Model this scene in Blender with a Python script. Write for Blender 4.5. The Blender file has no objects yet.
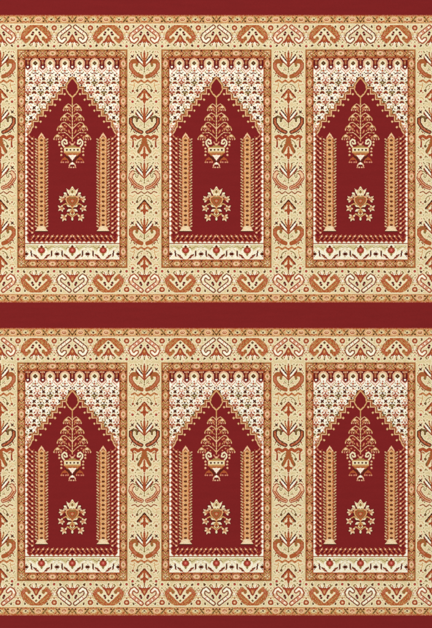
import bpy, math
import numpy as np

S = bpy.context.scene
C = S.collection
PX = 1.0 / 240.0            # one pixel of the photograph in metres (a prayer place is 0.6 m wide)
TOP = 0.009                 # height of the pile above the floor

# ------------------------------------------------------------------ camera, light, exposure
cam = bpy.data.objects.new('camera', bpy.data.cameras.new('camera'))
C.objects.link(cam)
CAM_H = 6.0
cam.location = (0, 0, CAM_H)
cam.data.sensor_fit = 'VERTICAL'
cam.data.sensor_height = 24.0
cam.data.lens = 24.0 * (CAM_H - TOP) / (628 * PX)
cam.data.clip_end = 200
S.camera = cam

w = bpy.data.worlds.new('World')
S.world = w
w.use_nodes = True
w.node_tree.nodes['Background'].inputs[0].default_value = (1, 1, 1, 1)
w.node_tree.nodes['Background'].inputs[1].default_value = 0.72

ld = bpy.data.lights.new('softbox', 'AREA')
ld.shape = 'SQUARE'
ld.size = 5.0
ld.energy = 395
lo = bpy.data.objects.new('softbox', ld)
lo.location = (-3.2, 3.6, 8.0)
lo.rotation_euler = (math.atan2(-3.6, 8.0), math.atan2(-3.2, 8.77), 0)
C.objects.link(lo)

S.view_settings.view_transform = 'Standard'
S.view_settings.look = 'None'
S.view_settings.exposure = 0.0
S.view_settings.gamma = 1.0
try:
    S.cycles.max_bounces = 3
except Exception:
    pass

# ------------------------------------------------------------------ yarn colours (as displayed sRGB)
PAL = {
    'R': (129, 33, 33),     # madder red field
    'D': (104, 22, 24),     # deep red
    'W': (255, 249, 228),   # ivory
    'C': (228, 206, 156),   # straw ground
    'L': (243, 227, 184),   # pale straw
    'g': (208, 197, 142),   # pale green
    'P': (240, 196, 152),   # peach
    'K': (216, 142, 112),   # rose pink
    'G': (212, 160, 98),    # gold
    'T': (178, 88, 47),     # terracotta
    't': (158, 66, 40),     # dark terracotta
    'O': (146, 118, 62),    # olive
    'B': (88, 40, 22),      # brown
    'S': (200, 72, 72),     # bright rose red
    'o': (222, 158, 98),    # column orange
}
KEYS = list(PAL)
IDX = {k: i for i, k in enumerate(KEYS)}
GAIN = 1.12


def lin(c):
    c /= 255.0
    return c / 12.92 if c <= 0.04045 else ((c + 0.055) / 1.055) ** 2.4


def yarn(name, rgb, cell=0.5):
    m = bpy.data.materials.new(name)
    m.use_nodes = True
    nt = m.node_tree
    n, l = nt.nodes, nt.links
    b = n['Principled BSDF']
    b.inputs['Roughness'].default_value = 0.95
    b.inputs['Specular IOR Level'].default_value = 0.08
    tc = n.new('ShaderNodeTexCoord')
    # one slightly different tone for every knot
    sn = n.new('ShaderNodeVectorMath'); sn.operation = 'SNAP'
    sn.inputs[1].default_value = (PX * cell, PX * cell, 1.0)
    l.new(tc.outputs['Object'], sn.inputs[0])
    wn = n.new('ShaderNodeTexWhiteNoise'); wn.noise_dimensions = '2D'
    l.new(sn.outputs[0], wn.inputs['Vector'])
    # slow streaks of dye along the weft
    mp = n.new('ShaderNodeMapping'); mp.inputs['Scale'].default_value = (1.2, 9, 1)
    l.new(tc.outputs['Object'], mp.inputs[0])
    ns = n.new('ShaderNodeTexNoise'); ns.inputs['Scale'].default_value = 6; ns.inputs['Detail'].default_value = 5
    l.new(mp.outputs[0], ns.inputs['Vector'])
    r1 = n.new('ShaderNodeMapRange'); r1.inputs[3].default_value = 0.94; r1.inputs[4].default_value = 1.05
    l.new(wn.outputs['Value'], r1.inputs[0])
    r2 = n.new('ShaderNodeMapRange'); r2.inputs[1].default_value = 0.3; r2.inputs[2].default_value = 0.7
    r2.inputs[3].default_value = 0.96; r2.inputs[4].default_value = 1.04
    l.new(ns.outputs[0], r2.inputs[0])
    mu = n.new('ShaderNodeMath'); mu.operation = 'MULTIPLY'
    l.new(r1.outputs[0], mu.inputs[0]); l.new(r2.outputs[0], mu.inputs[1])
    sc = n.new('ShaderNodeVectorMath'); sc.operation = 'SCALE'
    sc.inputs[0].default_value = [min(0.92, lin(v) / GAIN) for v in rgb]
    l.new(mu.outputs[0], sc.inputs['Scale'])
    l.new(sc.outputs[0], b.inputs['Base Color'])
    fn = n.new('ShaderNodeTexNoise'); fn.inputs['Scale'].default_value = 900; fn.inputs['Detail'].default_value = 2
    l.new(tc.outputs['Object'], fn.inputs['Vector'])
    bp = n.new('ShaderNodeBump'); bp.inputs['Strength'].default_value = 0.18; bp.inputs['Distance'].default_value = 0.001
    l.new(fn.outputs[0], bp.inputs['Height'])
    l.new(bp.outputs[0], b.inputs['Normal'])
    return m


NAMES = dict(R='madder red', D='deep red', W='ivory', C='straw', L='pale straw', g='pale green', P='peach', K='rose pink',
             G='gold', T='terracotta', t='dark terracotta', O='olive', B='brown', S='bright rose', o='orange')
MATS = [yarn(NAMES[k] + ' yarn', PAL[k]) for k in KEYS]

# ------------------------------------------------------------------ the knot chart of one prayer place
# Left half only (0.4..72.4 across, 15..302.4 down, in photograph pixels), mirrored afterwards.
H = 0.5
NX, NY = int(72 / H), 575
X0, Y0 = 0.4, 15.0
gx, gy = np.meshgrid(X0 + (np.arange(NX) + 0.5) * H, Y0 + (np.arange(NY) + 0.5) * H)
col = np.full((NY, NX), IDX['C'], np.int16)
prt = np.zeros((NY, NX), np.int16)
rng = np.random.default_rng(7)
RND = rng.random((NY, NX))
PARTS = ['floral_border', 'guard_stripe', 'prayer_panel', 'frame_stripe', 'scalloped_frieze', 'arch_outline', 'niche_field',
         'column', 'flower_vase', 'rosette', 'tooth_border', 'blossom_stripe', 'hook_motif', 'filled_hook_motif',
         'ring_motif', 'heart_motif', 'garland_motif']
PID = {k: i for i, k in enumerate(PARTS)}
cur = dict(part=0, cx=0.0, sx=(1,), sy=1, oy=0.0)


def at(part=None, cx=0.0, both=False, flip=False, oy=0.0, sx=None):
    if part is not None:
        cur['part'] = PID[part]
    cur['cx'] = cx
    cur['sx'] = sx or ((1, -1) if both else (1,))
    cur['sy'] = -1 if flip else 1
    cur['oy'] = (317.4 - oy) if flip else oy


def put(mask, c):
    if isinstance(c, tuple):
        a, b, p = c
        put(mask & (RND >= p), a)
        put(mask & (RND < p), b)
        return
    col[mask] = IDX[c]
    prt[mask] = cur['part']


def tf(pts):
    for s in cur['sx']:
        yield [(cur['cx'] + s * x, cur['sy'] * y + cur['oy']) for x, y in pts]


def window(pts, pad):
    xs = [p[0] for p in pts]; ys = [p[1] for p in pts]
    i0 = max(0, int((min(xs) - pad - X0) / H) - 1); i1 = min(NX, int((max(xs) + pad - X0) / H) + 2)
    j0 = max(0, int((min(ys) - pad - Y0) / H) - 1); j1 = min(NY, int((max(ys) + pad - Y0) / H) + 2)
    return slice(j0, max(j0, j1)), slice(i0, max(i0, i1))


def commit(sl, m, c):
    full = np.zeros((NY, NX), bool)
    full[sl] = m
    put(full, c)


def line(pts, wd, c):
    for q in tf(pts):
        sl = window(q, wd)
        x, y = gx[sl], gy[sl]
        m = np.zeros(x.shape, bool)
        for (x0, y0), (x1, y1) in zip(q[:-1], q[1:]):
            dx, dy = x1 - x0, y1 - y0
            L = dx * dx + dy * dy or 1e-9
            t = np.clip(((x - x0) * dx + (y - y0) * dy) / L, 0, 1)
            m |= (x - x0 - t * dx) ** 2 + (y - y0 - t * dy) ** 2 <= (wd / 2) ** 2
        commit(sl, m, c)


def poly(pts, c):
    for q in tf(pts):
        sl = window(q, 0.5)
        x, y = gx[sl], gy[sl]
        m = np.zeros(x.shape, bool)
        n = len(q)
        for i in range(n):
            xa, ya = q[i]; xb, yb = q[(i + 1) % n]
            if ya == yb:
                continue
            cnd = ((ya > y) != (yb > y)) & (x < (xb - xa) * (y - ya) / (yb - ya) + xa)
            m ^= cnd
        commit(sl, m, c)


def rect(x0, y0, x1, y1, c):
    poly([(x0, y0), (x1, y0), (x1, y1), (x0, y1)], c)


def oval(x, y, rx, ry, c):
    for q in tf([(x, y)]):
        (a, b), = q
        sl = window(q, max(rx, ry) + 1)
        commit(sl, ((gx[sl] - a) / rx) ** 2 + ((gy[sl] - b) / ry) ** 2 <= 1, c)


def dot(x, y, r, c):
    oval(x, y, r, r, c)


def dia(x, y, rx, ry, c):
    poly([(x - rx, y), (x, y - ry), (x + rx, y), (x, y + ry)], c)


def cross(x, y, r, wd, c):
    line([(x - r, y - r), (x + r, y + r)], wd, c)
    line([(x - r, y + r), (x + r, y - r)], wd, c)


# ---- wide border ground: straw with pale green and pale straw knots
at('floral_border')
rect(0, 14, 73, 303, ('C', 'g', 0.09))
put((col == IDX['C']) & (RND > 0.84), 'L')
put((col == IDX['C']) & (RND > 0.81), 'P')
for k in range(330):                     # scattered filler knots
    at('floral_border')
    dot(rng.uniform(0.4, 72.4), rng.choice([rng.uniform(25, 49), rng.uniform(268, 292), rng.uniform(50, 267)]), .45,
        rng.choice(['g', 'P', 'O', 'K', 'g']))


# ---- guard stripe
def guard(flip):
    at('guard_stripe', flip=flip)
    rect(0, 14, 73, 24, ('G', 'P', 0.25))
    rect(0, 14, 73, 16.1, ('T', 'K', 0.3))
    rect(0, 16.1, 73, 16.7, ('G', 'T', 0.35))
    rect(0, 22.9, 73, 23.5, ('T', 'G', 0.35))
    rect(0, 23.5, 73, 24.4, 'L')
    for k in range(-1, 4):
        r = 13.0 + 25.6 * k
        at('guard_stripe', cx=r, both=True, flip=flip)
        oval(0, 19.4, 3.4, 2.6, 'P'); oval(0, 19.6, 2.2, 1.6, ('T', 'O', .3)); oval(0, 19.2, 1.3, 1.0, 'P')
        dot(0, 19.4, .5, 'T')
        line([(4.2, 16.9), (6.6, 19.7), (8.2, 21.9)], 1.3, ('B', 'O', 0.5))
        line([(8.2, 17.0), (6.6, 19.7), (4.8, 22.0)], 0.8, ('O', 'T', 0.5))
        dot(4.9, 21.3, .9, 'B')
        dot(8.4, 17.4, .8, 'T')
        oval(12.8, 19.2, 3.0, 1.9, 'C')
        line([(9.5, 22.2), (11, 21.2), (12.8, 22.4), (14.6, 21.2)], 0.9, 'T')
        dia(12.8, 19.6, 1.1, 1.2, 'B')
        line([(10.3, 17.6), (11.6, 18.6)], .7, 'O')


# ---- border items along top and bottom
def flower_fan(flip, cx):
    """little terracotta tent with seeds that sits between the two hooks"""
    dot(0, 0, .01, 'T')
    poly([(-.3, 34.2), (1.2, 35.6), (2.6, 38.5), (4.3, 41.0), (5.9, 43.4), (3.4, 43.0), (2.4, 42.0), (1.2, 43.2), (-.3, 42.2)], 't')
    poly([(-.3, 36.4), (1.0, 37.4), (1.9, 40.2), (2.4, 41.4), (-.3, 41.6)], ('T', 'K', .2))
    oval(0, 38.4, .8, 1.4, 'G')
    oval(3.1, 32.6, 1.2, 1.1, 'B'); oval(3.9, 34.5, 1.3, 1.2, 'B'); dot(3.5, 33.5, .5, 'S')
    line([(0, 43.6), (0, 46.9)], .8, 'O'); dot(0, 46.4, .7, 'B'); dot(0, 44.0, .5, 'T')
    line([(4.6, 41.4), (6.5, 44.4)], .9, 't'); line([(1.9, 42.6), (3.0, 45.2)], .9, 'W'); line([(3.6, 43.6), (4.2, 45.0)], .7, 'T')
    line([(.9, 36.0), (4.6, 42.6)], .7, 't')
    line([(5.6, 45.9), (7.0, 44.3)], 1.2, 'O')


def hook(flip, cx, tone):
    at('hook_motif', cx=cx, both=True, flip=flip)
    path = [(2.9, 26.8), (8.2, 31.0), (12.7, 34.6), (13.8, 37.6), (12.5, 40.4), (10.2, 41.6), (7.5, 39.1)]
    line(path, 4.5, ('t', 'B', .5) if tone == 'B' else tone)
    line(path, 2.4, 'L' if tone == 'B' else 'P')
    for k in range(5):
        t = (k + .5) / 5
        dot(3 + 9 * t, 27 + 7 * t, .95, 'W' if k % 2 == 0 or tone == 'B' else 'K')
    for k in range(4):
        t = (k + 1) / 5
        if tone != 'B' or k % 2:
            line([(3.9 + 9 * t, 26.1 + 7 * t), (3.0 + 9 * t, 27.9 + 7 * t)], .7, 'K')
    line(path[3:], 1.5, 'W')
    flower_fan(flip, cx)


def filled(flip, cx):
    at('filled_hook_motif', cx=cx, both=True, flip=flip)
    f = ('T', 'G', .22)
    poly([(-.3, 27.0), (1.8, 28.0), (11.6, 36.6), (9.6, 38.8), (8, 36.2), (5.6, 36.6), (4.6, 38.8), (0, 34)], 'L')
    poly([(-.3, 24.9), (5.5, 24.9), (8.2, 26.0), (12.6, 30.0), (15.7, 35.4), (15.1, 39.2), (10.2, 43.7), (5.4, 39.4), (6.0, 36.9),
          (7.8, 36.3), (9.4, 38.7), (11.1, 38.3), (10.9, 36.9), (1.4, 28.0), (-.3, 27.2)], f)
    line([(12.4, 34.4), (13.4, 37.6), (11.0, 41.2)], 2.0, ('T', 'K', .35))
    line([(6.4, 37.8), (8.0, 39.4)], 1.6, ('O', 'T', .35))
    line([(4.4, 27.6), (8.6, 30.8), (12.6, 35.4)], .7, ('O', 'G', .5))
    for k in range(5):
        t = k / 4
        dot(7.6 + 7.6 * t, 25.8 + 8.2 * t, .6, 'O' if k % 2 else 'C')
        dot(15.0 - 4.6 * t, 40.4 + 3.4 * t, .5, 'O' if k % 2 else 'C')
    poly([(-.3, 28.0), (1.6, 29.2), (6.6, 34.4), (4.9, 37.4), (3.6, 36.3), (0, 34), (-.3, 34)], 'L')
    dia(0, 29.8, 1.5, 1.4, 'B'); dot(0, 29.8, .5, 'O')
    flower_fan(flip, cx)


def small_items(flip):
    for cx, part in ((18.1, 'ring_motif'), (54.3, 'ring_motif')):
        at(part, cx=cx, both=True, flip=flip)
        dot(0, 27.9, 2.7, 't'); dot(0, 27.9, 1.9, 'T'); dot(0, 27.9, 1.1, 'P')
        at('floral_border', cx=cx, both=True, flip=flip)
        oval(6.9, 26.6, .8, 1.4, 'B'); dot(6.4, 27.4, .7, 'O'); dot(5.2, 25.4, .5, 'g')
        dia(6.2, 45.5, 1.5, 1.3, 'B'); dot(5.4, 46.6, .6, 'O')
        dot(0, 46.2, 1.3, 't'); dot(.1, 46.0, .6, 'S')
        dia(0, 36.4, 1.5, 1.5, 'T'); dot(0, 36.4, .9, 'W'); dot(1.9, 35.1, .6, 'O'); dot(1.9, 37.5, .6, 'T')
        line([(-.3, 32.0), (2.2, 33.6), (3.0, 31.8)], .7, 'G'); dot(2.7, 39.4, .7, 'O'); dia(0, 42.2, 1.0, .9, 'O'); dot(0, 32.0, .7, 't'); line([(0, 39.0), (1.8, 41.0)], .6, 'T')
        dot(3.4, 43.0, .6, 'K')


for flip in (False, True):
    small_items(flip)
    hook(flip, 0.4, 't')
    hook(flip, 72.4, 'B')
    filled(flip, 36.3)
    guard(flip)


# ---- the upright border: hearts with a plume, then a garland over a tulip, four times
def heart(o, kind):
    at('heart_motif', cx=0.4, both=True, oy=o)
    hp = [(7.6, 15.0), (7.2, 12.8), (8.8, 11.0), (11.4, 10.9), (13.5, 13.2), (13.6, 17.0), (10.6, 21.6), (6.6, 24.8), (2.9, 26.2)]
    if kind == 'fill':
        line(hp[2:], 4.2, ('T', 'O', .2)); line(hp[:4], 2.6, ('T', 'O', .35)); line(hp[4:8], 1.8, ('T', 'K', .25))
        dot(7.6, 15.4, 1.2, 'O')
    elif kind == 'dark':
        line(hp[4:], 3.9, 'B'); line(hp[:5], 2.2, 'B'); line(hp[:4], .9, 'O'); line(hp[4:], 1.9, ('T', 'K', .2))
    else:
        line(hp[3:], 4.4, 't'); line(hp[:5], 2.6, 'O'); line(hp[:5], 1.2, 'L')
        line(hp[3:], 2.6, 'P'); line(hp[5:], 1.4, 'T')
    for x, y in ((8.0, 27.6), (10.8, 25.4), (5.6, 22.6)):
        dot(x, y, .7, 'O')
    dot(9.6, 26.4, .8, 't')
    # plume
    line([(8.6, 6.8), (4.6, 12.2), (0, 16.8)], 1.0, 't')
    line([(6.4, 7.2), (2.2, 12.0)], 1.9, 'W')
    line([(7.2, 4.2), (4.0, 8.2), (.9, 12.0)], 1.2, 'B')
    line([(8.8, 7.8), (5.4, 12.6)], .6, 'B')
    line([(9.0, 1.0), (7.9, 2.4)], .8, 'O')
    line([(3.4, 3.8), (2.4, 7.2), (0.5, 10.0)], 1.2, ('T', 'G', .3))
    line([(1.7, 4.0), (1.7, 6.0)], .9, 'L')
    dot(3.2, 2.5, .9, 'O'); dot(3.3, 2.4, .5, 't')
    poly([(-.3, 0.2), (.6, 1.2), (1.2, 5), (.8, 9), (1.8, 11), (1.2, 14.5), (-.3, 16.8)], ('T', 't', .4))
    line([(0, 17.2), (0, 20)], .7, 'O'); dot(0, 21.4, .8, 'O'); dot(2.1, 18.6, .7, 'g'); dot(3.4, 17, .7, 'g')
    at('floral_border', cx=0.4, both=True, oy=o)
    cross(12.0, 6.0, .9, 1.0, 'B'); dot(10.4, 4.2, .6, 'K'); dot(13.9, 7.6, .5, 'T'); dot(14.2, 4.4, .5, 'g')
    dot(12.6, 23.4, .8, 't'); dot(14.6, 22, .6, 'O'); line([(12.6, 24.2), (14.2, 26.4)], .7, 'O')
    line([(2.2, 20.4), (4.4, 18.2)], .7, 'O'); dot(4.6, 20.0, .6, 'T'); dot(14.8, 9.6, .6, 'T')
    line([(12.6, 1.0), (14.2, 2.6)], .7, 'T'); dot(5.6, 1.0, .6, 'O'); dot(11.0, 1.6, .7, 'K')


def garland(o, kind):
    at('garland_motif', cx=0.4, both=True, oy=o)
    wave = [(0, 1.6), (3.2, -.6), (6.4, 1.6), (9.6, -.9), (12.6, .4)]
    if kind == 'thick':
        line(wave, 2.9, ('T', 't', .2)); line([(12, 1), (11, 5), (11.3, 9)], 1.5, 't')
        line([(10, 2.4), (8.4, 3.6)], 1.2, 'T')
    elif kind == 'mid':
        line(wave, 1.8, ('T', 'G', .35)); line([(10.4, 1.4), (10, 5), (11.4, 8.6)], .7, 'G')
    else:
        line(wave, 1.0, ('t', 'O', .3)); line([(12, 5), (12.4, 9)], .6, 'P')
    arc = [(1.6, 3.2), (4.2, 4.0), (6.4, 6.0), (7.0, 8.6)]
    line(arc, .8, 'O'); dot(7.1, 9.6, 1.25, 'B'); dot(7.1, 9.6, .6, 'O')
    dot(11.6, 9.9, 1.1 if kind != 'fine' else .8, 't')
    if kind == 'thick':
        poly([(-.3, 1), (2.4, 2.4), (3.2, 7.6), (5.2, 11), (7.4, 14.6), (6.8, 16.6), (5.4, 17.2), (3.4, 14.6), (1.4, 10.4), (-.3, 9)], ('T', 'O', .2))
        line([(5.6, 12.6), (6.2, 15.8)], 1.0, ('O', 'B', .3))
    else:
        dark = 'B' if kind == 'fine' else ('t', 'B', .35)
        line([(0, 8.4), (3.4, 12.4), (6.6, 16.2)], 1.9, dark)
        line([(0, 9.8), (2.8, 13.2), (5.2, 16.2)], 1.3, ('T', 'G', .2))
    poly([(-.3, 9.6), (.9, 11.0), (1.3, 14.8), (-.3, 15)], 'T')
    line([(1.5, 13.2), (2.4, 15.6), (4.4, 17.6)], 1.1, 'L')
    poly([(-.3, 13.6), (1.1, 15.2), (1.4, 17.2), (3.2, 17.4), (4.2, 18.6), (3.2, 19.8), (1.7, 19.4), (1.2, 21), (.5, 22.8), (-.3, 22.8)], ('T', 't', .35))
    line([(3.6, 20.8), (5.0, 18.8)], .9, 'L')
    line([(5.2, 21.0), (6.8, 19.4), (7.4, 20.8)], .8, 'O'); dot(4.4, 17.4, .6, 'O')
    at('floral_border', cx=0.4, both=True, oy=o)
    dot(11.8, 20.6, 1.35, 't'); dot(11.8, 20.6, .6, 'O' if kind != 'mid' else 'S')
    line([(9.4, 2.6), (11.4, 4.4), (13.6, 3.6)], .7, 'G'); line([(9.0, 18.6), (10.6, 16.4), (13.6, 16.8)], .7, 'G')
    dot(3.0, 5.6, .6, 'T'); dot(9.6, 11.6, .7, 'T'); line([(13.0, 12.4), (14.6, 10.4)], .7, 'O'); dot(14.6, 18.8, .6, 'T')
    line([(2.6, 6.8), (4.6, 8.8)], .7, 'O'); dia(0, 24.2, 1.0, .8, 't'); dot(8.8, 22.8, .6, 'O')
    dot(12.4, 14.6, .7, 'P'); dot(14.4, 15, .6, 'g'); dot(9.2, 13.0, .6, 'g'); dot(14.4, 3.4, .5, 'K')


for k, (hk, gk) in enumerate((('fill', 'mid'), ('dark', 'thick'), ('line', 'fine'), ('fill', 'mid'))):
    o = 50.3 + 55.6 * k
    heart(o, hk)
    garland(o + 30.7, gk)

# pale knots that edge every motif on the straw ground
motif = (col != IDX['C']) & (col != IDX['g']) & (col != IDX['L']) & (col != IDX['P'])
near = np.zeros_like(motif)
for dj in (-2, -1, 0, 1, 2):
    for di in (-2, -1, 0, 1, 2):
        if abs(dj) + abs(di) < 4:
            near |= np.roll(motif, (dj, di), (0, 1))
edge = near & ~motif & (prt == PID['floral_border'])
col[edge & (RND < .75)] = IDX['L']

# ---- panel: spandrel ground first
border_col, border_prt = col.copy(), prt.copy()
at('prayer_panel')
rect(17.5, 49.5, 73, 267.8, 'W')
for r in range(9):
    for c_ in range(-2, 6):              # pale diagonal trellis that carries the flowers
        x, yy = 31.0 + 12.85 * c_, 68.8 + 9.75 * r
        at('prayer_panel', cx=x + (3.3 if r % 2 == 0 else 0), both=True, oy=yy)
        line([(0, 1.6), (3.2, 4.9), (6.4, 8.0)], .6, ('C', 'G', .25))
for r in range(1, 8):
    yy = 78.6 + 9.75 * (r - 1)
    sh = 0.0 if (r - 1) % 2 == 0 else 3.3
    for c_ in range(-1, 5):
        x = 31.0 + sh + 12.85 * c_
        at('prayer_panel', cx=x, both=True, oy=yy)
        cross(0, 0, 1.2, 1.1, 'B'); dot(0, 0, 1.3, 'B')
        for q in ((2.8, -1.9), (2.8, 1.9)):
            dot(q[0], q[1], .5, 'G')
        poly([(-.3, 2.8), (1.0, 2.9), (2.3, 4.4), (2.4, 5.6), (1.0, 5.5), (-.3, 4.8)], ('t', 'B', .45))
        dot(0, 6.9, .6, 'G')
        at('prayer_panel', cx=x + 6.5, both=True, oy=yy)
        tone = 'K' if (r + c_) % 2 else 'O'
        tone2 = ('K', 'P', .4) if tone == 'K' else ('O', 'P', .45)
        rect(-1.9, -2.3, 1.9, .5, tone2); rect(-1.0, -1.4, 1.0, -.4, 'W')
        dot(2.7, 1.3, .75, 't' if tone == 'K' else 'O'); dot(0, 1.5, .9, 't' if tone == 'K' else 'B')
        poly([(-.3, 2.5), (1.4, 2.6), (3.4, 3.2), (2.8, 4.6), (1.6, 4.8), (1.3, 6), (-.3, 6)], ('t', 'K', .35) if tone == 'K' else ('O', 'B', .35))
        dot(0, 3.8, .5, 'L'); dot(2.6, 6.2, .7, 'G'); dia(0, 6.9, 1.2, 1.4, 'B')

outside = (gx < 17.5) | (gy < 49.4) | (gy > 267.8)
col[outside] = border_col[outside]
prt[outside] = border_prt[outside]

# ---- frieze with horseshoe scallops
at('scalloped_frieze')
rect(25.3, 57.2, 73, 67.5, 'D')
rect(25.3, 56.4, 73, 58.0, 'T')
for k in range(5):                       # scallops and the drops between them
    dx = 72.4 - 14.8 * k
    if dx < 26:
        continue
    at('scalloped_frieze', cx=dx, both=True)
    line([(0, 57.5), (0, 65)], 2.4, ('t', 'O', .2)); line([(0, 61), (0, 65)], .8, 'K')
    dot(0, 66.8, 2.5, 'D')
    line([(2.9, 65.6), (2.5, 68.2), (0, 70.2)], .7, 'K')
    dot(0, 66.8, 1.05, 'W')
    dot(0, 59.2, .6, 'P'); dot(1.7, 59.2, .65, 'P')
    dot(0, 61.4, .6, 'T'); dot(0, 63.5, .6, 'O')
for k in range(4):
    cx = 65.0 - 14.8 * k
    if cx < 26:
        continue
    at('scalloped_frieze', cx=cx, both=True)
    dot(0, 63.3, 5.1, 'P'); dot(0, 63.3, 4.5, 'K'); dot(0, 63.3, 4.0, ('L', 'P', .3)); dot(0, 63.3, 3.2, 'L')
    poly([(-.3, 64), (3.2, 66.0), (2.6, 68), (4.4, 70), (-.3, 70)], 'W')
    line([(3.6, 66.6), (2.6, 68.0), (4.6, 70.2), (6.6, 71.9)], .8, 'K')
    dia(0, 63.3, 2.3, 2.4, 'B'); dot(0, 63.3, .75, 'O')
    dot(0, 68.4, .7, 'T'); dia(0, 70.8, 1.5, 1.5, ('T', 'K', .3)); line([(0, 73), (2.6, 73.6)], 1.0, ('B', 't', .4)); dia(0, 75.4, 1.0, 1.2, 't'); dot(2.2, 70.2, .6, 'O'); dot(5.6, 75.0, .9, 'B'); dot(7.4, 76.4, .7, 'T'); dot(5.2, 77.2, .6, 'G')
    dot(3.6, 72.6, .6, 'O'); dia(7.4, 73.6, .9, 1.1, 'T')

# ---- niche
STAIR = [(66.2, 88.6)]
xk, yk = 62.3, 88.6
while xk > 33:
    STAIR += [(xk, yk), (xk, yk + 5.5)]
    xk -= 4.8; yk += 5.5
STAIR += [(32.4, yk - .3), (30.6, 131.5), (28.2, 134.6)]
FIN = [(72.4, 77.6), (69.6, 81.0), (66.8, 85.0), (66.4, 90.0), (68.6, 93.6), (72.4, 97.2)]
at('arch_outline')
line(STAIR, 3.0, ('t', 'O', .25)); line(FIN, 2.8, ('t', 'O', .3))
line([(x - 1.7, y - 1.7) for x, y in STAIR], .7, ('G', 'T', .4))
at('niche_field')
poly(STAIR + [(28.2, 236), (73, 236), (73, 88.6)], 'R')
poly(FIN + [(73, 97.2), (73, 77.6)], 'R')
at('arch_outline')
line(STAIR, 1.2, ('P', 'G', .45)); line(FIN, 1.2, ('G', 'P', .3))
for k in range(7):
    dia(64.8 - 4.8 * k, 94.1 + 5.5 * k, 1.4, 1.4, 'G'); dot(64.8 - 4.8 * k, 94.1 + 5.5 * k, .75, 'P')

# ---- toothed border: left strip and foot
at('tooth_border')
poly([(26.6, 134), (28.2, 134.6), (34.2, 137), (34.2, 243), (26.6, 243)], 'R')
rect(25.3, 129, 26.6, 243, 'W')
k = 0
y = 132.0
while y < 240:
    poly([(26.2, y), (28.4, y + 2.35), (26.2, y + 4.7)], 'W'); line([(26.5, y), (28.5, y + 2.35), (26.5, y + 4.7)], .8, ('T', 'K', .3))
    dot(25.7, y + .1, .5, 't')
    y += 4.7


y = 135.6
while y < 236:
    line([(28.8, y), (33.6, y + 4.4)], 1.1, ('T', 'K', .3))
    dot(32.3, y + 3.1, 1.0, 'P'); dot(29.4, y + .8, .6, 'K'); dot(30.9, y + .6, .5, 't')
    line([(29.4, y + 2.9), (31.4, y + 4.9)], 1.5, 'D')
    dot(33.9, y + 1.4, .55, 'T')
    y += 4.7
rect(28.6, 233.6, 73, 242, 'R')
x = 30.0
while x < 75:
    line([(x, 241.0), (x + 4.6, 235.0)], 1.2, ('T', 'K', .3))
    dot(x + 3.6, 236.3, .95, 'P'); dot(x + 1.4, 236.6, .5, 'T')
    line([(x + 2.6, 241.0), (x + 5.2, 237.6)], 1.4, 'D')
    x += 4.7
rect(25.3, 241.2, 31, 243.6, 'W'); poly([(25.3, 238), (30, 243.6), (25.3, 243.6)], 'W')
line([(26.8, 236), (30.0, 240.6), (30.8, 242.4)], 1.1, 't')
rect(30, 241.4, 73, 243.6, 'W')
x = 72.4
while x > 30:
    poly([(x - 2.35, 240.0), (x + 2.35, 240.0), (x + 2.35, 240.6), (x, 242.9), (x - 2.35, 240.6)], 'R')
    line([(x + 2.35, 240.7), (x, 242.7), (x - 2.35, 240.7)], .8, ('T', 'K', .3))
    x -= 4.7

# ---- blossom stripe at the foot
at('blossom_stripe')
rect(25.3, 243.0, 73, 260, ('W', 'L', .45))
rect(25.3, 243.1, 73, 243.9, ('t', 'O', .4))
for cx in (72.4, 41.6):
    at('blossom_stripe', cx=cx, both=True)
    poly([(0, 244.8), (15.4, 244.8), (15.4, 245.6), (11, 247.6), (6.4, 251), (4.6, 248.6), (3, 246.6)], ('C', 'g', .4))
    line([(3.0, 245.8), (6.2, 248.8), (10, 246.4), (13.2, 247.6), (15.4, 246.4)], .8, ('O', 'g', .5))
    oval(0, 250.3, 5.0, 5.4, 'W'); oval(0, 250.3, 4.2, 4.8, 'L')
    line([(0, 246.0), (0, 255.2)], 1.7, 'O')
    poly([(0, 246.4), (3.0, 248.2), (3.7, 250.3), (3.0, 252.4), (0, 254.2)], 't'); dot(0, 250.3, 1.8, 'S'); dot(0, 250.0, .9, 'K')
    dia(0, 246.6, 1.6, 1.2, 'B'); dia(0, 254.4, 1.7, 1.0, 'O'); dot(3.6, 247.4, .6, 'O')
    line([(10.3, 251.2), (10.1, 255.2)], 1.5, 'B'); dot(9.6, 256.2, .7, 't'); dot(10.8, 250.8, .6, 't')
    poly([(8.4, 253.6), (8.4, 255.4), (6.6, 256.4), (6.0, 258.0), (2.2, 259.2), (3.0, 257.4), (4.6, 256.2), (5.0, 255.0), (6.6, 254.6)], ('B', 't', .5))
    for q in range(3):
        dot(7.7 - 1.9 * q, 256.8 + .8 * q, .5, 'K')
    line([(2.4, 259.2), (1.2, 259.6)], .6, 'K')
for cx in (57.0, 26.2):
    at('blossom_stripe', cx=cx, both=True)
    rect(0, 252.3, 1.8, 255.6, 'B'); dot(0, 251.6, .6, 'O'); dot(2.3, 254, .6, 't'); dot(0, 256.6, .6, 't')
    line([(4.4, 251.2), (0, 247.6)], .7, 'C')


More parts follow.
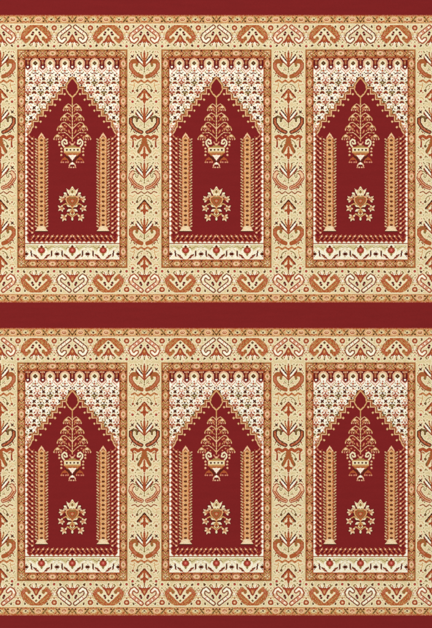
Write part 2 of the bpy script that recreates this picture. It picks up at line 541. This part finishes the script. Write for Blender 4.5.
# ---- frame stripe around the panel
def frame_base():
    for (a, b, c_, d) in ((17.5, 49.4, 73, 57.4), (17.5, 49.4, 25.4, 267.8), (17.5, 259.7, 73, 267.8)):
        rect(a, b, c_, d, ('G', 'P', .2))
    for (a, b, c_, d) in ((17.5, 49.4, 73, 50.5), (17.5, 49.4, 18.6, 267.8), (17.5, 266.7, 73, 267.8)):
        rect(a, b, c_, d, ('T', 'O', .35))
    for (a, b, c_, d) in ((18.6, 50.5, 73, 51.2), (18.6, 50.5, 19.3, 266.7), (18.6, 266.0, 73, 266.7), (23.8, 55.8, 73, 56.4), (23.8, 55.8, 24.4, 261.3), (23.8, 260.7, 73, 261.3)):
        rect(a, b, c_, d, ('G', 'T', .5))
    for (a, b, c_, d) in ((24.4, 56.4, 73, 57.4), (24.4, 56.4, 25.4, 260.7), (24.4, 259.7, 73, 260.7)):
        rect(a, b, c_, d, 'T')


def lattice(u, v, horizontal, pink):
    """one rosette with the diagonal stems that link it to the next"""
    def P(a, b):
        return (a, b) if horizontal else (b, a)
    at('frame_stripe', cx=u, oy=v)
    hx, hy = (3.6, 2.4) if horizontal else (2.4, 3.6)
    oval(0, 0, hx + .7, hy + .5, ('t', 'T', .6))
    oval(0, 0, hx, hy, ('P', 'K', .25) if pink else ('G', 'P', .4))
    oval(0, 0, hx * .62, hy * .6, ('C', 'P', .5) if not pink else 'P')
    oval(0, 0, hx * .4, hy * .4, 'G'); dot(0, 0, .9, 'O')
    for s in (-1, 1):
        for t in (-1, 1):
            line([P(s * 3.6, t * 2.7), P(s * 6.4, t * .4)], 1.0, ('T', 't', .4))
            line([P(s * 6.4, t * 2.7), P(s * 9.4, t * .9)], .9, ('t', 'T', .5))
            dot(*P(s * 4.8, t * 2.5), .85, 'B'); dot(*P(s * 7.6, t * 2.2), .6, 'O')
        dia(*P(s * 9.4, 0), 1.2, 1.2, 'P'); dot(*P(s * 9.4, 0), .7, 't')
        dot(*P(s * 7.2, 0), .7, 'O')


at('frame_stripe')
frame_base()
for k in range(3):
    lattice(72.4 - 19.8 * k, 53.4, True, k % 2)
    lattice(72.4 - 19.8 * k, 263.7, True, k % 2)
for k in range(11):
    lattice(21.5, 63.6 + 18.8 * k, False, k % 2 == 0)
for yy in (53.4, 263.7):
    at('frame_stripe', oy=yy)
    dia(21.5, 0, 2.6, 2.6, 'C'); cross(21.5, 0, 1.2, .8, 't'); dot(21.5, 0, .6, 'O')

fr = prt == PID['frame_stripe']
RN2 = rng.random((NY, NX))
col[fr & (col == IDX['G']) & (RN2 > .86)] = IDX['O']
col[fr & (col == IDX['T']) & (RN2 > .88)] = IDX['B']

# ---- columns
at('column', cx=41.6, both=True)
y = 139.2
while y < 227:
    rect(3.4, y - .9, 6.5, y + 2.1, ('t', 'B', .4))
    line([(4.5, y + .9), (6.1, y - .3)], 1.25, ('P', 'O', .4))
    dot(6.3, y + 1.4, .6, 'R')
    y += 2.9
poly([(0, 132.6), (1.3, 134.2), (3.5, 138.4), (3.5, 228), (0, 228)], ('o', 'P', .2))
poly([(-.3, 132.6), (1.3, 134.2), (3.9, 138.6), (2.9, 138.6), (0.2, 135.2), (-.3, 135.2)], 'P')
line([(3.3, 138.5), (3.3, 226)], .6, 'T')
line([(0, 136.0), (1.4, 137.6)], .7, 't')
y = 140.3
while y < 226:
    dia(0, y, 2.3, 1.9, 'G'); oval(0, y, 1.5, 1.1, 'B'); dot(0, y, .5, 't')
    dot(2.6, y + 2.3, .5, 'P')
    y += 4.7
poly([(0, 225.8), (2.6, 225.8), (6.4, 231.2), (0, 231.2)], ('L', 'P', .3))
line([(2.0, 226.4), (5.4, 231.0)], .7, 'P')
rect(0, 231.2, 6.4, 232.0, 'B')
at('niche_field', cx=41.6)

# ---- hanging vase of bell flowers
at('flower_vase', cx=72.4, both=True)


def bell(x, y, wdt, n):
    poly([(x, y - 2.0), (x + 2.1, y + 1.0), (x - 2.1, y + 1.0)], 'P'); dot(x, y - .4, .6, 'L')
    line([(x - wdt - .2, y + 2.6), (x - wdt * .7, y + .2), (x, y - 1.6), (x + wdt * .7, y + .2), (x + wdt + .2, y + 2.6)], .7, 'G')
    for i in range(n):
        u = x - wdt + 2 * wdt * i / (n - 1)
        dot(u, y + 3.2, .65, 'K' if i % 2 else 'P'); dot(u + .6, y + 1.8, .5, 'G'); dot(u, y + 4.2, .4, 'T')


line([(0, 97), (0, 103)], 1.2, 'G')
line([(0, 103), (0, 141)], .8, 'G')
for i in range(13):
    dot(0, 104 + 2.9 * i, .75, 'P')
for arc, b in (
    ([(0, 107.6), (-1.8, 105), (-4, 103.9), (-6.4, 105.6)], (-5.8, 107, 3.0, 4)),
    ([(0, 118), (-2.0, 114.6), (-5, 113), (-8.6, 115.4)], (-8.0, 116.6, 3.4, 4)),
    ([(0, 129), (-4.0, 125), (-7.6, 122.4), (-10.4, 123), (-12, 125.6)], (-11.6, 126.6, 3.4, 4)),
    ([(0, 139), (-3.6, 135.6), (-7.2, 132.6), (-13.6, 132.9)], (-14.8, 136, 3.5, 4)),
):
    line(arc, .8, ('G', 'P', .5))
    bell(*b)
for x, y in ((-3, 109.6), (-4.2, 119.6), (-6.0, 126.6), (-3.6, 130.4), (-8.8, 128.8), (-9.2, 135.5), (-6.0, 137.6),
             (-3.2, 116.6), (-7.6, 125.6), (-3.2, 131.6), (-2.8, 107.6), (-11.4, 136.8)):
    dia(x, y, 1.25, 1.25, 'T'); dot(x, y, .65, 'K')
for x, y in ((-1.7, 111.6), (-1.7, 121.4), (-1.9, 133.4), (-5.6, 131.0), (-1.8, 114.6), (-6.4, 120.8), (-10.6, 131.4), (-2.0, 124.6)):
    line([(x, y), (x - 1.2, y - 1.0)], .7, 'G')
# vase
line([(-5.4, 143.6), (-5.6, 140.6), (-8, 139.4), (-10.2, 141.4), (-10, 144.4), (-7.8, 147.4)], 1.5, 'L')
line([(-5.4, 143.6), (-7.6, 144.0), (-8.2, 142.4)], 1.2, 'L')
line([(0, 146), (-2.6, 142)], 1.2, 'K'); dot(0, 144.6, 1.2, 'P')
poly([(0, 145.2), (-3, 145.6), (-6.4, 147.6), (0, 147.6)], ('O', 'G', .3))
rect(-8.6, 147.2, 0, 152.0, 'G'); rect(-8.0, 147.8, 0, 151.6, 'L')
for x in (-1.85, -5.5):
    dot(x, 149.8, 1.0, 'B')
rect(-8.3, 151.8, 0, 153.2, ('O', 'G', .6))
poly([(-8.2, 153.2), (0, 153.2), (0, 156), (-5.4, 156)], ('T', 'G', .25))
line([(-6.4, 155.8), (-1.0, 161.6)], 1.4, 'B')
poly([(-4.2, 155.2), (0, 155.2), (0, 160.6)], ('W', 'P', .25))
for x, y in ((-13, 142), (-13, 145.2), (-11.0, 148.5), (-10.6, 151.8), (-11.0, 155.0)):
    dia(x, y, 1.3, 1.2, 'P'); dot(x - .4, y + .9, .6, 'T')
line([(-11.2, 162.4), (-10, 159.4), (-7.6, 157.6), (-5, 159.4), (-3.8, 162.4)], 1.0, 'T')
for x in (-11, -9, -6.4, -4.4):
    dot(x, 162.2, .8, 'K')
poly([(-7.6, 157.4), (-5.6, 160), (-9.6, 160)], 'T')
line([(-3.2, 167.6), (-2.6, 164.6), (0, 162.4)], 1.1, 'P'); poly([(0, 161.8), (-2, 164.4), (0, 164.4)], 'W')
dot(-1.1, 165.9, .5, 'B'); dot(-3.2, 167.4, .8, 'K'); dot(-1.2, 167.4, .7, 'P')

# ---- rosette
at('rosette', cx=72.4, both=True)
SH = ('B', 'D', .5)


def petal(x, y, a, b, wd, c, tip='L'):
    """a pointed leaf from (x, y) along (a, b), darker edge, pale tip"""
    L = math.hypot(a, b); nx, ny = -b / L * wd, a / L * wd
    poly([(x, y), (x + a * .55 + nx * 1.5, y + b * .55 + ny * 1.5), (x + a * 1.16, y + b * 1.16), (x + a * .55 - nx * 1.5, y + b * .55 - ny * 1.5)], SH)
    poly([(x, y), (x + a * .55 + nx, y + b * .55 + ny), (x + a, y + b), (x + a * .55 - nx, y + b * .55 - ny)], c)
    dot(x + a * .72, y + b * .72, .55, tip)


def spray(x, y, tips):
    for a, b in tips:
        petal(x, y, a, b, 1.15, 'P')
    dia(x, y, 1.5, 1.5, ('T', 'G', .4)); dot(x, y, .5, 'K')


oval(0, 202, 7.4, 9.4, SH)
# stems
line([(0, 203), (0, 219)], 1.3, 'G')
line([(4.0, 205.4), (6.6, 203.6), (9.0, 205.0), (10.6, 207.6)], 1.1, 'G')
line([(0, 217.2), (2.4, 215.2), (4.8, 213.8), (7.6, 216.4)], 1.2, 'G')
line([(5.6, 198.6), (8.4, 199.4)], 1.2, 'T')
spray(9.4, 199.3, [(3.6, -3.2), (-1.0, -3.4), (4.6, .2), (2.6, 3.4)])
spray(10.6, 208.2, [(4.0, -2.6), (-.4, -3.4), (3.4, 2.6), (-.8, 4.0), (-3.4, .8)])
spray(8.0, 217.2, [(3.6, -3.0), (-2.8, -2.6), (4.4, .8), (1.8, 4.2), (-2.2, 3.6)])
petal(5.0, 195.8, 3.6, -3.6, 1.5, 'L', 'W')
petal(4.6, 196.2, 4.6, -.4, 1.0, 'P')
# crown
poly([(0, 186.0), (1.6, 188.6), (3.2, 190.4), (5.8, 188.6), (5.0, 192.0), (3.0, 195.4), (0, 195.8)], 'L')
line([(0, 188.2), (2.2, 190.8), (2.8, 193.6)], .7, 'G')
dia(0, 191.8, 1.6, 2.2, 'O'); dot(0, 191.8, .6, 't')
# heart
poly([(0, 196.0), (3.2, 195.6), (6.2, 196.8), (7.0, 199.6), (5.4, 203.4), (2.6, 206.6), (0, 208.6)], ('G', 'P', .25))
poly([(0, 197.0), (3.0, 196.7), (5.2, 197.8), (5.8, 199.6), (4.4, 202.6), (2.0, 205.4), (0, 207.0)], ('T', 't', .4))
line([(0, 198.0), (2.8, 198.0), (4.0, 199.8), (2.4, 202.8), (0, 205.0)], .7, 'O')
dia(0, 200.9, 2.0, 1.9, 'T'); dia(0, 200.9, 1.4, 1.3, 'P'); dot(0, 200.9, .5, 't')
petal(1.4, 207.0, 4.6, -1.6, 1.1, 'L'); petal(.8, 209.0, 5.0, 2.6, 1.3, 'L', 'W')
poly([(0, 208.4), (1.6, 209.6), (2.6, 212.6), (1.4, 215.4), (0, 216.6)], ('G', 'T', .35)); dia(0, 212.4, 1.0, 1.5, 't')
petal(0, 215.4, 2.6, -2.4, .8, 'C'); petal(0, 216.2, 0, 5.0, 1.2, 'L')

# ------------------------------------------------------------------ assemble the whole carpet chart
TW = 2 * NX
tile_c = np.concatenate([col, col[:, ::-1]], 1)
tile_p = np.concatenate([prt, prt[:, ::-1]], 1)
# ids: kind * 1000 + running number of the individual inside its kind
SIDE = int(17 / H)          # the rest of the outermost upright border, past the photograph's edge
BIND = int(5 / H)           # red binding
GX = 3 * TW + 2 * (SIDE + BIND)
XG = X0 - (SIDE + BIND) * H
YG = -6.0
GY = int(round((635.0 - YG) / H))
col_g = np.full((GY, GX), IDX['R'], np.int16)
prt_g = np.full((GY, GX), -1, np.int32)          # -1 = plain red bands
own_g = np.zeros((GY, GX), np.int32)
TILE_Y = (15.0, 328.0)
x_left = SIDE + BIND
for r, ty in enumerate(TILE_Y):
    j = int(round((ty - YG) / H))
    for k in range(3):
        i = x_left + k * TW
        col_g[j:j + NY, i:i + TW] = tile_c
        prt_g[j:j + NY, i:i + TW] = tile_p
    col_g[j:j + NY, BIND:x_left] = tile_c[:, TW - SIDE:]
    prt_g[j:j + NY, BIND:x_left] = tile_p[:, TW - SIDE:]
    i = x_left + 3 * TW
    col_g[j:j + NY, i:i + SIDE] = tile_c[:, :SIDE]
    prt_g[j:j + NY, i:i + SIDE] = tile_p[:, :SIDE]

ROOT = bpy.data.objects.new('prayer_carpet', None)
C.objects.link(ROOT)
ROOT['label'] = 'dark red, straw and gold patterned prayer carpet with six arched niches in two rows'
ROOT['category'] = 'carpet'
ROOT.empty_display_size = 0.3


def P3(i, j, z):
    """cell corner -> metres, photograph centre at the origin"""
    return ((XG + i * H - 216.0) * PX, (314.0 - (YG + j * H)) * PX, z)


def knots(name, mask, parent, h=0.0, label=None, off=(0, 0)):
    """one raised piece of pile: every run of equal knots is a face, with cut sides down into the backing"""
    jj, ii = np.nonzero(mask)
    if len(jj) == 0:
        return None
    j0, j1, i0, i1 = jj.min(), jj.max() + 1, ii.min(), ii.max() + 1
    m = mask[j0:j1, i0:i1]
    J, I = j0 + off[0], i0 + off[1]
    c = np.where(m, col_g[J:J + (j1 - j0), I:I + (i1 - i0)], -1)
    hh, ww = m.shape
    quads, mat = [], []
    open_ = {}
    z1, z0 = TOP + h, TOP - 0.0012
    V = {}
    verts = []

    def vid(i, j, z):
        k = (i, j, z)
        if k not in V:
            V[k] = len(verts)
            verts.append(P3(i + I, j + J, z))
        return V[k]
    # merge identical runs of neighbouring rows into rectangles
    for j in range(hh + 1):
        runs = {}
        if j < hh:
            row = c[j]
            ch = np.flatnonzero(np.diff(row)) + 1
            st = np.concatenate([[0], ch]); en = np.concatenate([ch, [ww]])
            for a, b in zip(st.tolist(), en.tolist()):
                v = int(row[a])
                if v >= 0:
                    runs[(a, b, v)] = j
        new = {}
        for k, v in runs.items():
            new[k] = open_.pop(k, v)
        for (a, b, v), js in open_.items():
            quads.append((vid(a, js, z1), vid(a, j, z1), vid(b, j, z1), vid(b, js, z1)))
            mat.append(v)
        open_ = new
    # side walls along the outline
    mp = np.pad(m, 1)
    cp = np.pad(c, 1, constant_values=-1)
    for dj, di in ((0, -1), (0, 1), (-1, 0), (1, 0)):
        nb = np.roll(mp, (-dj, -di), (0, 1))
        e = mp & ~nb
        for j, i in zip(*[a.tolist() for a in np.nonzero(e)]):
            v = int(cp[j, i]); i -= 1; j -= 1
            if di == -1: p, q = (i, j), (i, j + 1)
            elif di == 1: p, q = (i + 1, j + 1), (i + 1, j)
            elif dj == -1: p, q = (i + 1, j), (i, j)
            else: p, q = (i, j + 1), (i + 1, j + 1)
            quads.append((vid(*p, z1), vid(*p, z0), vid(*q, z0), vid(*q, z1)))
            mat.append(v)
    me = bpy.data.meshes.new(name)
    me.from_pydata(verts, [], quads)
    used = sorted(set(mat))
    rem = {v: k for k, v in enumerate(used)}
    for v in used:
        me.materials.append(MATS[v])
    me.polygons.foreach_set('material_index', [rem[v] for v in mat])
    me.update()
    o = bpy.data.objects.new(name, me)
    C.objects.link(o)
    o.parent = parent
    if label:
        o['label'] = label
    return o


def clone(o, parent, dx, dy, name=None):
    c = o.copy()
    C.objects.link(c)
    c.parent = parent
    c.location = (o.location.x + dx, o.location.y + dy, o.location.z)
    return c


def window_mask(mask, x0, x1, y0=-99, y1=999):
    a = max(0, int(round((x0 - XG) / H))); b = min(GX, int(round((x1 - XG) / H)))
    c = max(0, int(round((y0 - YG) / H))); d = min(GY, int(round((y1 - YG) / H)))
    out = np.zeros_like(mask)
    out[c:d, a:b] = mask[c:d, a:b]
    return out


# woven backing under the pile
bw, bh0, bh1 = 0.0015, P3(0, GY, 0)[1], P3(0, 0, 0)[1]
bx0, bx1 = P3(0, 0, 0)[0], P3(GX, 0, 0)[0]
zt = TOP - 0.0006
jute = yarn('jute backing', (176, 140, 96))
me = bpy.data.meshes.new('backing')
vs = [(x, y, z) for z in (0.0004, zt) for x, y in ((bx0, bh0), (bx1, bh0), (bx1, bh1), (bx0, bh1))]
e = 0.0006
vs = [(x + (e if x < 0 else -e), y + (e if y < 0 else -e), z) for x, y, z in vs]
me.from_pydata(vs, [], [(3, 2, 1, 0), (4, 5, 6, 7), (0, 1, 5, 4), (1, 2, 6, 5), (2, 3, 7, 6), (3, 0, 4, 7)])
me.materials.append(jute)
bk = bpy.data.objects.new('backing', me); C.objects.link(bk); bk.parent = ROOT

# plain red bands and bindings
red = prt_g == -1
yb = [YG, 15.0, 302.5, 328.0, 615.5, 640.0]
a, b = XG, XG + GX * H
knots('red_band', window_mask(red, a, b, yb[0], yb[1]), ROOT)
knots('red_band', window_mask(red, a, b, yb[2], yb[3]), ROOT)
knots('red_band', window_mask(red, a, b, yb[4], yb[5]), ROOT)
for r in range(2):
    knots('side_binding', window_mask(red, a, 0, yb[1 + 2 * r], yb[2 + 2 * r]), ROOT)
    knots('side_binding', window_mask(red, 440, b, yb[1 + 2 * r], yb[2 + 2 * r]), ROOT)

DY = -(TILE_Y[1] - TILE_Y[0]) * PX
rowA = (15.0, 302.5)


def M(kind):
    return prt_g == PID[kind]


guard_m = M('guard_stripe')
for (p, q) in ((15, 60), (260, 302.5)):
    g = knots('guard_stripe', window_mask(guard_m, a, b, p, q), ROOT, 0.0002)
    clone(g, ROOT, 0, DY)

border = knots('floral_border', window_mask(M('floral_border'), a, b, *rowA), ROOT, 0.0)
border2 = clone(border, ROOT, 0, DY)


def border_piece(kind, name, cx, half, y0, y1, h, label=None):
    o = knots(name, window_mask(M(kind), cx - half, cx + half, y0, y1), border, h, label)
    if o:
        clone(o, border2, 0, DY)


for top in (True, False):
    p, q = (15, 60) if top else (258, 302.5)
    for k in range(7):
        cx = 0.4 + 72 * k
        border_piece('hook_motif', 'hook_motif', cx, 18, p, q, .0004,
                     'pair of ivory hooks outlined in brown round a small tent flower' if k % 2 else
                     'pair of peach hooks outlined in dark terracotta round a small tent flower')
    for k in range(6):
        cx = 36.4 + 72 * k
        border_piece('filled_hook_motif', 'hook_motif', cx, 18, p, q, .0004,
                     'pair of solid terracotta hooks round a small tent flower')
    for k in range(12):
        border_piece('ring_motif', 'ring_motif', 18.4 + 36 * k, 4, p, q, .0004)
for k in range(4):
    cx = 0.4 + 144 * k
    for n in range(4):
        o_ = 50.3 + 55.6 * n
        border_piece('heart_motif', 'heart_motif', cx, 17, o_ - .8, o_ + 29.2, .0004,
                     ('solid terracotta heart under a plume', 'dark outlined heart under a plume',
                      'double outlined heart under a plume', 'solid terracotta heart under a plume')[n])
        border_piece('garland_motif', 'garland_motif', cx, 17, o_ + 29.2, o_ + 54.8, .0004)

# the six prayer panels: build the first, copy it and each of its pieces
ga = window_mask(M('prayer_panel'), 0.4, 144.4, *rowA)
panel = knots('prayer_panel', ga, ROOT, 0.0001)
kids = []
HT = {'frame_stripe': .0003, 'scalloped_frieze': .0003, 'arch_outline': .0004, 'niche_field': 0.0, 'flower_vase': .0004,
      'rosette': .0004, 'tooth_border': .0002, 'blossom_stripe': .0003}
for kind, h in HT.items():
    kids.append(knots(kind, window_mask(M(kind), 0.4, 144.4, *rowA), panel, h))
for p, q in ((0.4, 72.4), (72.4, 144.4)):
    kids.append(knots('column', window_mask(M('column'), p, q, *rowA), panel, .0004))
for r in range(2):
    for k in range(3):
        if r == k == 0:
            continue
        pn = clone(panel, ROOT, 144 * k * PX, r * DY)
        for ch in kids:
            c_ = ch.copy(); C.objects.link(c_); c_.parent = pn

# children of a moved copy keep their own offset of zero
for o in list(border2.children):
    o.location = (0, 0, 0)

# ------------------------------------------------------------------ the floor it lies on
fm = bpy.data.materials.new('stone floor')
fm.use_nodes = True
nt = fm.node_tree
bs = nt.nodes['Principled BSDF']
bs.inputs['Roughness'].default_value = 0.6
nz = nt.nodes.new('ShaderNodeTexNoise'); nz.inputs['Scale'].default_value = 3; nz.inputs['Detail'].default_value = 8
cr = nt.nodes.new('ShaderNodeValToRGB')
cr.color_ramp.elements[0].color = (0.42, 0.39, 0.34, 1); cr.color_ramp.elements[1].color = (0.56, 0.53, 0.47, 1)
nt.links.new(nz.outputs[0], cr.inputs[0]); nt.links.new(cr.outputs[0], bs.inputs['Base Color'])
me = bpy.data.meshes.new('floor')
me.from_pydata([(-12, -12, 0), (12, -12, 0), (12, 12, 0), (-12, 12, 0)], [], [(0, 1, 2, 3)])
me.materials.append(fm)
fl = bpy.data.objects.new('floor', me); C.objects.link(fl); fl['kind'] = 'structure'
print('faces', sum(len(m.polygons) for m in bpy.data.meshes))
